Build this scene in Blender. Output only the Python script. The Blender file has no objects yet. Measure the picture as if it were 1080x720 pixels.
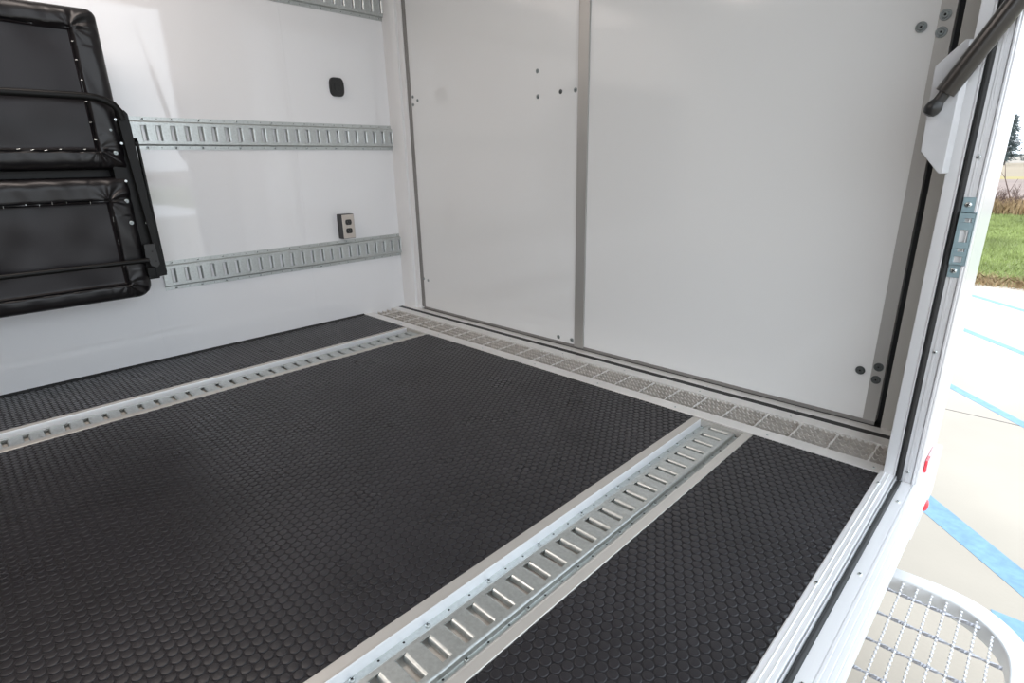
import bpy, bmesh, math, random
import numpy as np
from mathutils import Vector, Matrix
random.seed(7)
rng = np.random.default_rng(7)
PI = math.pi
scene = bpy.context.scene
col = scene.collection
D = bpy.data

# ------------------------------------------------------------------ camera
yaw, pitch, roll, FPX = 0.7771, -0.3101, -0.0206, 584.93
fw = Vector((-math.sin(yaw)*math.cos(pitch), math.cos(yaw)*math.cos(pitch), math.sin(pitch)))
rt = Vector((math.cos(yaw), math.sin(yaw), 0))
up = rt.cross(fw)
R_ = rt*math.cos(roll) + up*math.sin(roll)
U_ = up*math.cos(roll) - rt*math.sin(roll)
cam_d = D.cameras.new('camera'); cam = D.objects.new('camera', cam_d); col.objects.link(cam)
m = Matrix.Identity(4)
for i in range(3):
    m[i][0] = R_[i]; m[i][1] = U_[i]; m[i][2] = -fw[i]
m[0][3], m[1][3], m[2][3] = 2.6046, -1.5156, 0.7602
cam.matrix_world = m
cam_d.sensor_width = 36; cam_d.lens = FPX/1080*36
cam_d.clip_start = 0.02; cam_d.clip_end = 2000
scene.camera = cam

# ------------------------------------------------------------------ world, lights, exposure
w = D.worlds.new('overcast_sky'); scene.world = w; w.use_nodes = True
nt = w.node_tree; nt.nodes.clear()
out = nt.nodes.new('ShaderNodeOutputWorld'); bg = nt.nodes.new('ShaderNodeBackground')
tc = nt.nodes.new('ShaderNodeTexCoord'); sep = nt.nodes.new('ShaderNodeSeparateXYZ')
ramp = nt.nodes.new('ShaderNodeValToRGB')
ramp.color_ramp.elements[0].position = 0.0; ramp.color_ramp.elements[0].color = (0.87, 0.93, 1.0, 1)
ramp.color_ramp.elements[1].position = 0.6; ramp.color_ramp.elements[1].color = (0.80, 0.90, 1.0, 1)
nt.links.new(tc.outputs['Generated'], sep.inputs[0]); nt.links.new(sep.outputs['Z'], ramp.inputs[0])
nt.links.new(ramp.outputs[0], bg.inputs[0]); bg.inputs[1].default_value = 3.05
nt.links.new(bg.outputs[0], out.inputs[0])
def area(name, loc, rot, sx, sy, power, color):
    l = D.lights.new(name, 'AREA'); l.shape = 'RECTANGLE'; l.size = sx; l.size_y = sy; l.energy = power; l.color = color
    o = D.objects.new(name, l); o.location = loc; o.rotation_euler = rot; col.objects.link(o); return o
area('ceiling_lamp_light', (0.62, -1.85, 1.96), (0, 0, 0), 0.4, 1.8, 24, (1.0, 0.88, 0.81))
scene.view_settings.view_transform = 'Standard'; scene.view_settings.look = 'None'
scene.view_settings.gamma = 1; scene.view_settings.use_curve_mapping = False
scene.view_settings.exposure = 0.0

# ------------------------------------------------------------------ materials
def mat(name, base, rough=0.5, metal=0.0, noise=None, bump=None, spec=0.5, coat=0.0, rnoise=None):
    """noise=(scale, amount, [stretch]) value mottling; bump=(scale,strength)"""
    mt = D.materials.new(name); mt.use_nodes = True
    n = mt.node_tree; b = n.nodes['Principled BSDF']
    b.inputs['Base Color'].default_value = (*base, 1); b.inputs['Roughness'].default_value = rough
    b.inputs['Metallic'].default_value = metal; b.inputs['Specular IOR Level'].default_value = spec
    b.inputs['Coat Weight'].default_value = coat; b.inputs['Coat Roughness'].default_value = 0.03
    t = n.nodes.new('ShaderNodeTexCoord')
    def nz(scale, stretch=None, detail=4):
        x = n.nodes.new('ShaderNodeTexNoise'); x.inputs['Scale'].default_value = scale; x.inputs['Detail'].default_value = detail
        src = t.outputs['Object']
        if stretch:
            mp = n.nodes.new('ShaderNodeMapping'); mp.inputs['Scale'].default_value = stretch
            n.links.new(src, mp.inputs[0]); src = mp.outputs[0]
        n.links.new(src, x.inputs['Vector']); return x
    if noise:
        x = nz(noise[0], noise[2] if len(noise) > 2 else None)
        r = n.nodes.new('ShaderNodeMapRange'); a = noise[1]
        r.inputs[1].default_value = 0.3; r.inputs[2].default_value = 0.7
        r.inputs[3].default_value = 1-a; r.inputs[4].default_value = 1+a
        n.links.new(x.outputs[0], r.inputs[0])
        mx = n.nodes.new('ShaderNodeVectorMath'); mx.operation = 'SCALE'; mx.inputs[0].default_value = base
        n.links.new(r.outputs[0], mx.inputs['Scale']); n.links.new(mx.outputs[0], b.inputs['Base Color'])
    if rnoise:
        x = nz(rnoise[0], rnoise[2] if len(rnoise) > 2 else None)
        r = n.nodes.new('ShaderNodeMapRange'); a = rnoise[1]
        r.inputs[1].default_value = 0.3; r.inputs[2].default_value = 0.7
        r.inputs[3].default_value = max(rough-a, .02); r.inputs[4].default_value = rough+a
        n.links.new(x.outputs[0], r.inputs[0]); n.links.new(r.outputs[0], b.inputs['Roughness'])
    if bump:
        x = nz(bump[0], bump[2] if len(bump) > 2 else None)
        bp = n.nodes.new('ShaderNodeBump'); bp.inputs['Strength'].default_value = bump[1]; bp.inputs['Distance'].default_value = 0.002
        n.links.new(x.outputs[0], bp.inputs['Height']); n.links.new(bp.outputs[0], b.inputs['Normal'])
    return mt
M = {}
M['wall'] = mat('glossy_white_panel', (0.82, 0.82, 0.83), 0.045, noise=(0.7, 0.012), spec=0.5, coat=0.8)
M['ramp'] = mat('glossy_white_door_skin', (0.76, 0.765, 0.76), 0.09, noise=(0.9, 0.012), spec=0.5, coat=0.3)
M['white_trim'] = mat('white_painted_trim', (0.76, 0.76, 0.76), 0.3)
M['ext'] = mat('white_exterior_skin', (0.84, 0.85, 0.86), 0.2)
M['galv'] = mat('galvanized_steel', (0.52, 0.545, 0.535), 0.38, 0.8, noise=(160, 0.10), rnoise=(60, 0.05))
M['alu'] = mat('mill_aluminium', (0.80, 0.79, 0.77), 0.38, 0.55, noise=(14, 0.06, (1, 0.1, 1)), rnoise=(40, 0.08))
M['alu_warm'] = mat('warm_mill_aluminium', (0.56, 0.535, 0.50), 0.42, 0.5, noise=(14, 0.06, (1, 0.1, 1)))
M['alu_bright'] = mat('bright_aluminium', (0.90, 0.91, 0.93), 0.30, 0.45, noise=(9, 0.03, (6, 0.2, 1)))
M['alu_trim'] = mat('aluminium_door_trim', (0.44, 0.43, 0.41), 0.42, 0.55, noise=(20, 0.05, (1, 1, .05)))
M['dark_trim'] = mat('shadow_grey_trim', (0.24, 0.23, 0.22), 0.45, 0.3)  # darkened aluminium trim; the bottom trim's shade is put into this grey
M['alu_jamb'] = mat('aluminium_jamb', (0.72, 0.72, 0.73), 0.34, 0.55, noise=(20, 0.05, (1, 1, .05)))
M['post'] = mat('rear_post_paint', (0.42, 0.415, 0.39), 0.4)
M['trackpan'] = mat('track_pan', (0.60, 0.56, 0.51), 0.5, 0.35, noise=(25, 0.15))
M['pan'] = mat('dirty_drain_pan', (0.36, 0.31, 0.26), 0.7, 0.1, noise=(25, 0.3))
M['grate'] = mat('grating_aluminium', (0.68, 0.655, 0.62), 0.36, 0.5, noise=(60, 0.15))
M['step_metal'] = mat('step_grating_metal', (0.86, 0.86, 0.88), 0.35, 0.45, noise=(60, 0.08))
M['zinc'] = mat('zinc_plated_steel', (0.34, 0.46, 0.50), 0.3, 0.75, noise=(30, 0.08))
M['screw'] = mat('zinc_screw', (0.66, 0.70, 0.70), 0.28, 0.9)
M['bolt'] = mat('steel_bolt_washer', (0.30, 0.33, 0.33), 0.33, 0.8)
M['bolt_dark'] = mat('dark_bolt', (0.12, 0.13, 0.13), 0.35, 0.7)
M['rubber'] = mat('coin_rubber', (0.021, 0.0195, 0.022), 0.30, noise=(3.5, 0.22), rnoise=(6, 0.04), spec=0.42)
M['rubber_base'] = mat('coin_rubber_base', (0.018, 0.0165, 0.019), 0.6, spec=0.3)
M['seal'] = mat('black_rubber_seal', (0.012, 0.012, 0.012), 0.6)
M['dark'] = mat('recess_shade_black', (0.008, 0.008, 0.008), 0.8)  # flat black that paints the shade of screw recesses and holes
M['vinyl'] = mat('black_vinyl', (0.009, 0.008, 0.009), 0.34, bump=(9, 1.0), spec=0.38)
M['cloth'] = mat('black_dust_cover', (0.012, 0.010, 0.012), 0.36, bump=(400, 0.15), spec=0.3)
M['blackpaint'] = mat('black_powder_coat', (0.006, 0.006, 0.006), 0.40, spec=0.2)
M['plastic'] = mat('black_plastic', (0.014, 0.014, 0.014), 0.4)
M['stainless'] = mat('stainless_cover', (0.60, 0.55, 0.50), 0.35, 0.7)
M['brkt'] = mat('cast_aluminium', (0.50, 0.50, 0.51), 0.5, 0.25, noise=(18, 0.07), bump=(90, 0.2))
M['twist'] = mat('twisted_rod_metal', (0.42, 0.42, 0.45), 0.35, 0.6)
M['strut'] = mat('strut_black', (0.020, 0.017, 0.015), 0.28, 0.0, spec=0.6)
M['red'] = mat('red_lens', (0.85, 0.03, 0.05), 0.2, coat=0.5)
M['pink'] = mat('silver_reflector_tape', (0.85, 0.45, 0.45), 0.3)
M['white_part'] = mat('white_plastic', (0.85, 0.85, 0.85), 0.4)
M['concrete'] = mat('pale_concrete', (0.45, 0.39, 0.32), 0.85, noise=(1.3, 0.08), bump=(60, 0.3))
M['blue'] = mat('blue_line_paint', (0.19, 0.33, 0.46), 0.7, noise=(30, 0.14))
M['joint'] = mat('concrete_joint', (0.14, 0.12, 0.11), 0.9)
M['lawn'] = mat('lawn_soil', (0.19, 0.21, 0.07), 0.9, noise=(1.6, 0.3))
M['blade'] = mat('grass_blade', (0.30, 0.35, 0.12), 0.7, noise=(1.2, 0.3))
M['straw'] = mat('dry_grass', (0.42, 0.29, 0.16), 0.8, noise=(3, 0.25))
M['twig'] = mat('brown_twigs', (0.13, 0.08, 0.065), 0.85, noise=(8, 0.3))
M['field'] = mat('ploughed_field', (0.25, 0.18, 0.15), 0.95, noise=(0.3, 0.12))
M['fieldy'] = mat('yellow_field_strip', (0.32, 0.25, 0.09), 0.95)
M['fieldt'] = mat('tan_stubble_field', (0.29, 0.225, 0.15), 0.95, noise=(0.05, 0.08))
M['fieldg'] = mat('pale_far_field', (0.31, 0.26, 0.21), 0.95)
M['fir'] = mat('fir_needles', (0.11, 0.14, 0.14), 0.85, noise=(0.5, 0.25))  # needle colour lightened, distance haze put into it
M['bark'] = mat('bark', (0.12, 0.10, 0.09), 0.9)
M['shell'] = mat('white_shell', (0.78, 0.78, 0.78), 0.4)

# ------------------------------------------------------------------ helpers
class MB:
    def __init__(s): s.v = []; s.f = []; s.mi = []
    def add(s, v, f, mi=0):
        o = len(s.v); s.v += [tuple(p) for p in v]; s.f += [tuple(i+o for i in q) for q in f]; s.mi += [mi]*len(f); return s
    def box(s, a, b, mi=0):
        (x0, y0, z0), (x1, y1, z1) = [tuple(map(min, a, b)), tuple(map(max, a, b))]
        v = [(x0,y0,z0),(x1,y0,z0),(x1,y1,z0),(x0,y1,z0),(x0,y0,z1),(x1,y0,z1),(x1,y1,z1),(x0,y1,z1)]
        return s.add(v, [(0,3,2,1),(4,5,6,7),(0,1,5,4),(1,2,6,5),(2,3,7,6),(3,0,4,7)], mi)
    def prism(s, prof, t0, t1, fn, mi=0):
        """prof: list of (a,b); fn(a,b,t)->xyz ; closed polygon extruded t0..t1"""
        n = len(prof); v = [fn(a, b, t0) for a, b in prof] + [fn(a, b, t1) for a, b in prof]
        f = [(i, (i+1) % n, n+(i+1) % n, n+i) for i in range(n)] + [tuple(range(n-1, -1, -1)), tuple(range(n, 2*n))]
        return s.add(v, f, mi)
    def tube(s, pts, r, n=10, mi=0, cap=True, sq=1.0):
        pts = [Vector(p) for p in pts]; rs = r if isinstance(r, (list, tuple)) else [r]*len(pts)
        v = []; prev = None
        for i, p in enumerate(pts):
            d = (pts[min(i+1, len(pts)-1)] - pts[max(i-1, 0)]).normalized()
            a = Vector((0, 0, 1)) if abs(d.z) < 0.9 else Vector((0, 1, 0))
            if prev is not None: a = prev
            x = d.cross(a).normalized(); y = x.cross(d).normalized(); prev = y
            for k in range(n):
                t = 2*PI*k/n; v.append(p + (x*math.cos(t)*sq + y*math.sin(t))*rs[i])
        f = []
        for i in range(len(pts)-1):
            for k in range(n):
                f.append((i*n+k, i*n+(k+1) % n, (i+1)*n+(k+1) % n, (i+1)*n+k))
        if cap:
            f += [tuple(range(n-1, -1, -1)), tuple((len(pts)-1)*n+k for k in range(n))]
        return s.add(v, f, mi)
    def lathe(s, prof, c, axis, n=20, mi=0):
        """prof (r,h) along axis from c"""
        ax = Vector(axis).normalized(); a = Vector((0, 0, 1)) if abs(ax.z) < .9 else Vector((1, 0, 0))
        x = ax.cross(a).normalized(); y = ax.cross(x)
        v = []; c = Vector(c)
        for r, h in prof:
            for k in range(n):
                t = 2*PI*k/n; v.append(c + ax*h + (x*math.cos(t)+y*math.sin(t))*r)
        f = [(i*n+k, i*n+(k+1) % n, (i+1)*n+(k+1) % n, (i+1)*n+k) for i in range(len(prof)-1) for k in range(n)]
        f.append(tuple((len(prof)-1)*n+k for k in range(n)))
        return s.add(v, f, mi)
    def build(s, name, mats, parent=None, smooth=False, bevel=0, kind=None, seg=2):
        me = D.meshes.new(name); me.from_pydata(s.v, [], s.f)
        if not isinstance(mats, (list, tuple)): mats = [mats]
        for q in mats: me.materials.append(q)
        me.polygons.foreach_set('material_index', s.mi)
        bm = bmesh.new(); bm.from_mesh(me); bmesh.ops.recalc_face_normals(bm, faces=bm.faces); bm.to_mesh(me); bm.free()
        o = D.objects.new(name, me); col.objects.link(o)
        if parent is not None: o.parent = parent; o.matrix_parent_inverse = Matrix.Translation(parent.location).inverted() if parent.type == 'EMPTY' and False else Matrix.Identity(4)
        if smooth:
            me.polygons.foreach_set('use_smooth', [True]*len(me.polygons))
            try: me.set_sharp_from_angle(angle=math.radians(38))
            except Exception: pass
        if bevel:
            b = o.modifiers.new('edge', 'BEVEL'); b.width = bevel; b.segments = seg; b.limit_method = 'ANGLE'; b.angle_limit = math.radians(35)
        if kind: o['kind'] = kind
        return o
def thing(name, label, cat, loc=(0, 0, 0), group=None):
    """an Empty at the thing's base; parts are built in world space and rebased below"""
    o = D.objects.new(name, None); col.objects.link(o); o.location = loc; o.empty_display_size = .05
    o['label'] = label; o['category'] = cat
    if group: o['group'] = group
    return o
def tag(o, label, cat, group=None):
    o['label'] = label; o['category'] = cat
    if group: o['group'] = group
    return o
def part(t, name, mb, mats, **k):
    """a world-space mesh becomes a child of t"""
    base = Vector(t.location); p = t
    while p.parent is not None: p = p.parent; base = base + Vector(p.location)
    mb.v = [tuple(Vector(v)-base) for v in mb.v]
    return mb.build(name, mats, t, **k)
def struct(name, mb, mats, **k):
    return mb.build(name, mats, kind='structure', **k)
XZ = lambda a, b, t: (a, t, b)      # profile (x,z) along y
YZ = lambda a, b, t: (t, a, b)      # profile (y,z) along x
XY = lambda a, b, t: (a, b, t)      # profile (x,y) along z
def screw_mb(r, h=None, n=14, cross=True):
    """pan head with cross recess, axis +z at origin; material 1 is the recess"""
    h = h or r*.55; m_ = MB()
    m_.lathe([(r*1.0, -.0004), (r, h*.25), (r*.86, h*.7), (r*.55, h*.95), (r*.2, h)], (0, 0, 0), (0, 0, 1), n)
    if cross:
        for a in (0.4, 0.4+PI/2):
            c, s_ = math.cos(a), math.sin(a); L, W = r*.62, r*.17
            v = [(c*x-s_*y, s_*x+c*y, h*1.0+.00015) for x, y in ((-L, -W), (L, -W), (L, W), (-L, W))]
            m_.add(v, [(0, 1, 2, 3)], 1)
    return m_
def bolt_mb(r, n=20):
    """round flange bolt with washer ring and hex socket"""
    m_ = MB()
    m_.lathe([(r, -.0004), (r, r*.10), (r*.93, r*.16), (r*.72, r*.16), (r*.68, r*.12), (r*.60, r*.12), (r*.58, r*.42), (r*.48, r*.52), (r*.25, r*.52), (r*.22, r*.3)], (0, 0, 0), (0, 0, 1), n)
    m_.lathe([(r*.22, r*.31), (0.0001, r*.31)], (0, 0, 0), (0, 0, 1), 6, 1)
    return m_
_proto = {}
def place(kind, key, mk, mats, parent, name, loc, axis, spin=0.0):
    """link a copy (shared mesh) of a small fastener as a child part of parent; loc in world space"""
    if key not in _proto:
        o = mk().build(name, mats, smooth=True); _proto[key] = o.data; D.objects.remove(o)
    base = Vector((0, 0, 0)); p = parent
    while p is not None: base = base + Vector(p.location); p = p.parent
    o = D.objects.new(name, _proto[key]); col.objects.link(o); o.parent = parent
    o.location = Vector(loc)-base
    q = Vector(axis).to_track_quat('Z', 'Y'); o.rotation_euler = (q.to_matrix() @ Matrix.Rotation(spin, 3, 'Z')).to_euler()
    return o
def screw(parent, loc, axis, r=.0050, name='screw', mt='screw'):
    return place('s', ('s', r, mt), lambda: screw_mb(r), [M[mt], M['dark']], parent, name, loc, axis, random.uniform(0, 3))

# ================================================================== THE SETTING
WX = 2.408          # inner face of the right-hand wall
OX = 2.478          # outer skin
YR = 0.285          # rear frame plane
CEIL = 2.02
YF = -5.2
G = -0.65           # pavement level

# floor deck with recesses for the two tracks and the rear grating
fl = MB()
TZ = -.0245
for a, b in ((-.02, .396), (.532, 1.928), (2.064, 2.401)):
    fl.box((a, YF, -.09), (b, -.004, -.005))
for a, b in ((.396, .532), (1.928, 2.064)):
    fl.box((a, YF, -.09), (b, -.004, TZ-.002))
fl.box((-.02, -.004, -.09), (2.478, .36, -.036))
struct('floor', fl, M['pan'])
wl = MB(); wl.box((-.06, YF, -.09), (0, .36, CEIL)); wlo = struct('wall_left', wl, M['wall'])
# butt joints of the wall panels
for k, y in enumerate((-.951, -.262)):
    j = MB(); j.box((-.001, y-.0006, .0), (.0004, y+.0006, CEIL)); struct('trim_%d' % (k+1), j, mat('panel_joint_%d' % k, (.74, .74, .75), .3))
wc = MB(); wc.box((-.06, YF-.06, CEIL), (2.53, .36, CEIL+.05)); struct('ceiling', wc, M['shell'])
wf = MB(); wf.box((-.06, YF-.06, -.09), (OX, YF, CEIL)); struct('wall_front', wf, M['shell'])
wr = MB(); wr.box((WX+.004, .014, -.16), (OX-.001, .30, CEIL)); struct('wall_right', wr, M['ext'])
wr2 = MB(); wr2.box((WX, YF, -.16), (OX, -2.05, CEIL)); wr2.box((WX, -2.05, 1.90), (OX, .014, CEIL)); struct('wall_right_forward', wr2, M['ext'])

# rear door frame posts, sill
cp = MB()
cp.prism([(0.0, .262), (.055, .262), (.088, .264), (.098, .270), (.100, .283), (.122, .283), (.131, .286), (.136, .296), (.136, .36), (0, .36)], 0.0, CEIL, XY)
struct('trim_3', cp, M['white_trim'], smooth=True)
rp = MB(); rp.box((2.343, .283, 0.0), (WX+.003, .36, CEIL)); struct('trim_4', rp, M['post'], bevel=.002)
gapb = MB(); gapb.box((-.02, .346, -.036), (2.42, .362, CEIL)); gapb.box((-.0, .286, -.036), (2.41, .346, .0005)); gapb.box((2.322, .325, 0.0), (2.343, .36, CEIL)); gapb.box((.136, .325, 0), (.16, .36, CEIL)); struct('trim_5', gapb, M['seal'])  # black gap seal with unseen backing added to block light leaks at the door

# ---- ramp door closing the rear opening
RD = MB()
RD.box((.150, .292, .012), (2.326, .345, 1.98))
rd = struct('door_1', RD, M['ramp'])
b_ = MB(); b_.box((1.2075, .284, .008), (1.2545, .293, 1.98)); b_.build('centre_trim', M['alu_trim'], rd, bevel=.0015)
b_ = MB(); b_.box((2.294, .2895, .012), (2.327, .293, 1.98)); b_.build('edge_trim', M['alu_trim'], rd, bevel=.001)
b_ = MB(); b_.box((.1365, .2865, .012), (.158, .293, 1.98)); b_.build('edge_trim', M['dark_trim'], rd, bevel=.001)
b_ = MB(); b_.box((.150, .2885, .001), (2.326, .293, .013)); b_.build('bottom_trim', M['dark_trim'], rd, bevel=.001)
def dbolt(x, z, r, mt='bolt', y=.292):
    place('b', ('b', r, mt), lambda: bolt_mb(r), [M[mt], M['dark']], rd, 'bolt', (x, y, z), (0, -1, 0), random.uniform(0, 1))
for x, z in ((.998, 1.107), (1.000, 1.014)): dbolt(x, z, .0085)
dbolt(1.118, 1.021, .0085, 'bolt_dark'); dbolt(1.190, 1.020, .0085)
for x, z in ((1.115, .030), (1.189, .031)): dbolt(x, z, .0092)
for x, z in ((.172, 1.085), (.208, 1.066), (.171, 1.049), (.160, .170), (.197, .165)): dbolt(x, z, .0078, 'bolt', .2895 if x < .158 else .292)
for x, z in ((2.266, .161), (2.310, .181), (2.309, .142)): dbolt(x, z, .0125, 'bolt_dark', .289)
for x, z in ((2.262, 1.060), (2.305, 1.042), (2.307, 1.079)): dbolt(x, z, .0125, 'bolt', .289)

# ---- ramp sill: aluminium nosing, black hinge gap, inner lip
s1 = MB(); s1.prism([(.171, -.035), (.171, .0015), (.217, .0015), (.2185, -.000), (.2185, -.035)], -.0, WX+.003, YZ)
sill = struct('trim_6', s1, M['alu'])
for x in (.310, .614, .918, 1.222, 1.524, 1.828, 2.125):
    screw(sill, (x, .190, .0015), (0, 0, 1), .0035)
s2 = MB(); s2.box((0, .2185, -.035), (WX+.003, .2450, .0008)); struct('trim_7', s2, M['seal'])
s3 = MB(); s3.prism([(.2450, -.035), (.2450, -.0), (.2460, .001), (.2835, .001), (.2835, -.035)], -.0, WX+.003, YZ)
sill2 = struct('trim_8', s3, M['alu'])
for x in (.614, 1.222, 1.826, 2.125):
    screw(sill2, (x, .250, .001), (0, 0, 1), .003)
cv = MB(); cv.prism([(0.0, -.005), (.016, -.005), (.016, .0), (.004, .004), (0.0, .006)], YF, -.004, XZ)
struct('baseboard_left', cv, M['seal'])

# ---- side door opening: threshold (along y) and rear jamb (vertical), one extruded profile each
th = MB()
prof = [(2.401, -.09), (2.401, .0045), (2.403, .006), (2.4105, .006), (2.4115, .0072), (2.4130, .0072), (2.4140, .006),
        (2.4205, .006), (2.4215, .0072), (2.4230, .0072), (2.4240, .006), (2.4315, .006), (2.4330, .003), (2.4345, -.004), (2.4355, -.004), (2.4362, .005), (2.4378, .005), (2.4385, -.012),
        (2.4490, -.012), (2.4492, -.006), (2.4705, -.006), (2.4712, -.008), (2.4722, -.008), (2.4730, -.005), (2.4770, -.005),
        (2.4775, -.008), (2.4790, -.008), (2.4795, -.006), (2.4860, -.006), (2.4865, -.009), (2.4880, -.009), (2.4885, -.007),
        (2.4950, -.007), (2.4960, -.011), (2.4975, -.011), (2.4980, -.009), (2.5035, -.009), (2.5050, -.012), (2.5050, -.030), (2.440, -.030), (2.440, -.09)]
th.prism(prof, -2.05, .012, XZ)
tho = struct('trim_9', th, M['alu_bright'])
def seal_strip(pts, name):
    m_ = MB(); m_.tube(pts, .0052, 10); return m_.build(name, M['seal'], smooth=True, kind='structure')
sb = MB(); sb.box((2.4386, -2.05, -.0122), (2.4490, -.004, -.0075)); sb.tube([(2.4436, -2.05, -.006), (2.4436, -.004, -.006)], .0050, 10)
sb.build('door_seal', M['seal'], tho, smooth=True)
for y in (-1.45, -.989, -.526, -.066): screw(tho, (2.4118, y, .0070), (0, 0, 1), .0046)
for y in (-1.40, -1.08, -.753, -.427, -.101): screw(tho, (2.461, y, -.006), (0, 0, 1), .0046)

jb = MB()
jp = [(2.408, .016), (2.408, .0015), (2.4095, 0), (2.4290, 0), (2.4300, .0015), (2.4312, .0015), (2.4320, -.0015), (2.4338, -.0015), (2.4345, .014),
      (2.4465, .014), (2.4468, .009), (2.4530, .009), (2.4540, .0075), (2.4575, .0075), (2.4585, .009), (2.4665, .009), (2.4672, .013), (2.4685, .013), (2.4690, .003),
      (2.4720, .003), (2.4735, .006), (2.4765, .006), (2.4785, .010), (2.4790, .022), (2.4680, .022), (2.408, .022)]
jb.prism(jp, -.006, 1.90, XY)
jo = struct('trim_10', jb, M['alu_jamb'])
sb = MB(); sb.box((2.4347, .008, 0), (2.4465, .0142, 1.90)); sb.tube([(2.4405, .0065, -.004), (2.4405, .0065, 1.90)], .0056, 10)
sb.build('door_seal', M['seal'], jo, smooth=True)
for z in (.023, .333, .755, 1.10, 1.5): screw(jo, (2.4565, .0076, z), (0, -1, 0), .0046)
# exterior bottom rail behind the opening
br = MB(); br.box((2.470, .012, -.16), (2.492, .305, -.011)); struct('trim_11', br, M['ext'], bevel=.003)
# forward jamb and header of the opening
j2 = MB(); j2.box((2.408, -2.06, -.006), (2.478, -2.045, 1.9)); j2.box((2.408, -2.05, 1.89), (2.478, .01, 1.905)); struct('trim_12', j2, M['alu_jamb'])
# trailer underbody
ub = MB(); ub.box((-.02, YF, -.22), (2.43, .30, -.10)); struct('trim_13', ub, M['blackpaint'])

# ================================================================== COIN RUBBER MATS
PITCH = .02055; SR = .00925
def coin_mat(x0, x1, y0, y1, label, phase=(0, 0)):
    base = MB(); base.box((x0, y0, -.005), (x1, y1, -.0018))
    o = base.build('rubber_mat', M['rubber_base']); tag(o, label, 'mat')
    rows = int((y1-y0)/(PITCH*math.sqrt(3)/2))+3; cols = int((x1-x0)/PITCH)+3
    ys = -.886 + (np.arange(-400, 400))*PITCH*math.sqrt(3)/2
    C = []
    for k, y in zip(range(-400, 400), ys):
        if y < y0-SR*.6 or y > y1+SR*.6: continue
        off = 2.233 + (PITCH/2 if k % 2 else 0)
        i0 = math.ceil((x0-SR*.6-off)/PITCH); i1 = math.floor((x1+SR*.6-off)/PITCH)
        xs = off+np.arange(i0, i1+1)*PITCH
        C.append(np.stack([xs, np.full_like(xs, y)], 1))
    C = np.concatenate(C); n = 16; N = len(C)
    t = np.arange(n)*2*PI/n; ring = np.stack([np.cos(t), np.sin(t)], 1)
    lv = []
    for r, z in ((SR, -.0018), (SR*.995, -.0010), (SR*.96, -.00055), (SR*.92, -.00022), (SR*.87, -.00005), (SR*.83, .0)):
        p = C[:, None, :] + ring[None]*r
        p[..., 0] = np.clip(p[..., 0], x0, x1); p[..., 1] = np.clip(p[..., 1], y0, y1)
        lv.append(np.concatenate([p, np.full((N, n, 1), z)], 2))
    V = np.stack(lv, 1).reshape(-1, 3); L = len(lv)
    bq = []
    for l in range(L-1):
        for k in range(n):
            bq.append((l*n+k, l*n+(k+1) % n, (l+1)*n+(k+1) % n, (l+1)*n+k))
    bq = np.array(bq); q = (bq[None]+(np.arange(N)*L*n)[:, None, None]).reshape(-1, 4)
    top = (np.arange(n)[None]+(np.arange(N)*L*n+(L-1)*n)[:, None])
    me = D.meshes.new('coin_studs')
    me.vertices.add(len(V)); me.vertices.foreach_set('co', V.ravel())
    loops = np.concatenate([q.ravel(), top.ravel()]); me.loops.add(len(loops)); me.loops.foreach_set('vertex_index', loops)
    st = np.concatenate([np.arange(len(q))*4, len(q)*4+np.arange(N)*n])
    me.polygons.add(len(st)); me.polygons.foreach_set('loop_start', st)
    me.update(calc_edges=True); me.materials.append(M['rubber']); me.polygons.foreach_set('use_smooth', [True]*len(me.polygons))
    c = D.objects.new('stud_surface', me); col.objects.link(c); c.parent = o
    return o
YM = -2.6
coin_mat(.018, .3705, YM, -.0015, 'narrow black coin-stud rubber mat strip along the white wall under the folded bench')
coin_mat(.5545, 1.9030, YM, -.0015, 'widest black coin-stud rubber mat, filling the floor between the two recessed tracks')
coin_mat(2.0875, 2.4005, YM, -.0015, 'black coin-stud rubber mat strip beside the side door threshold')

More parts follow.
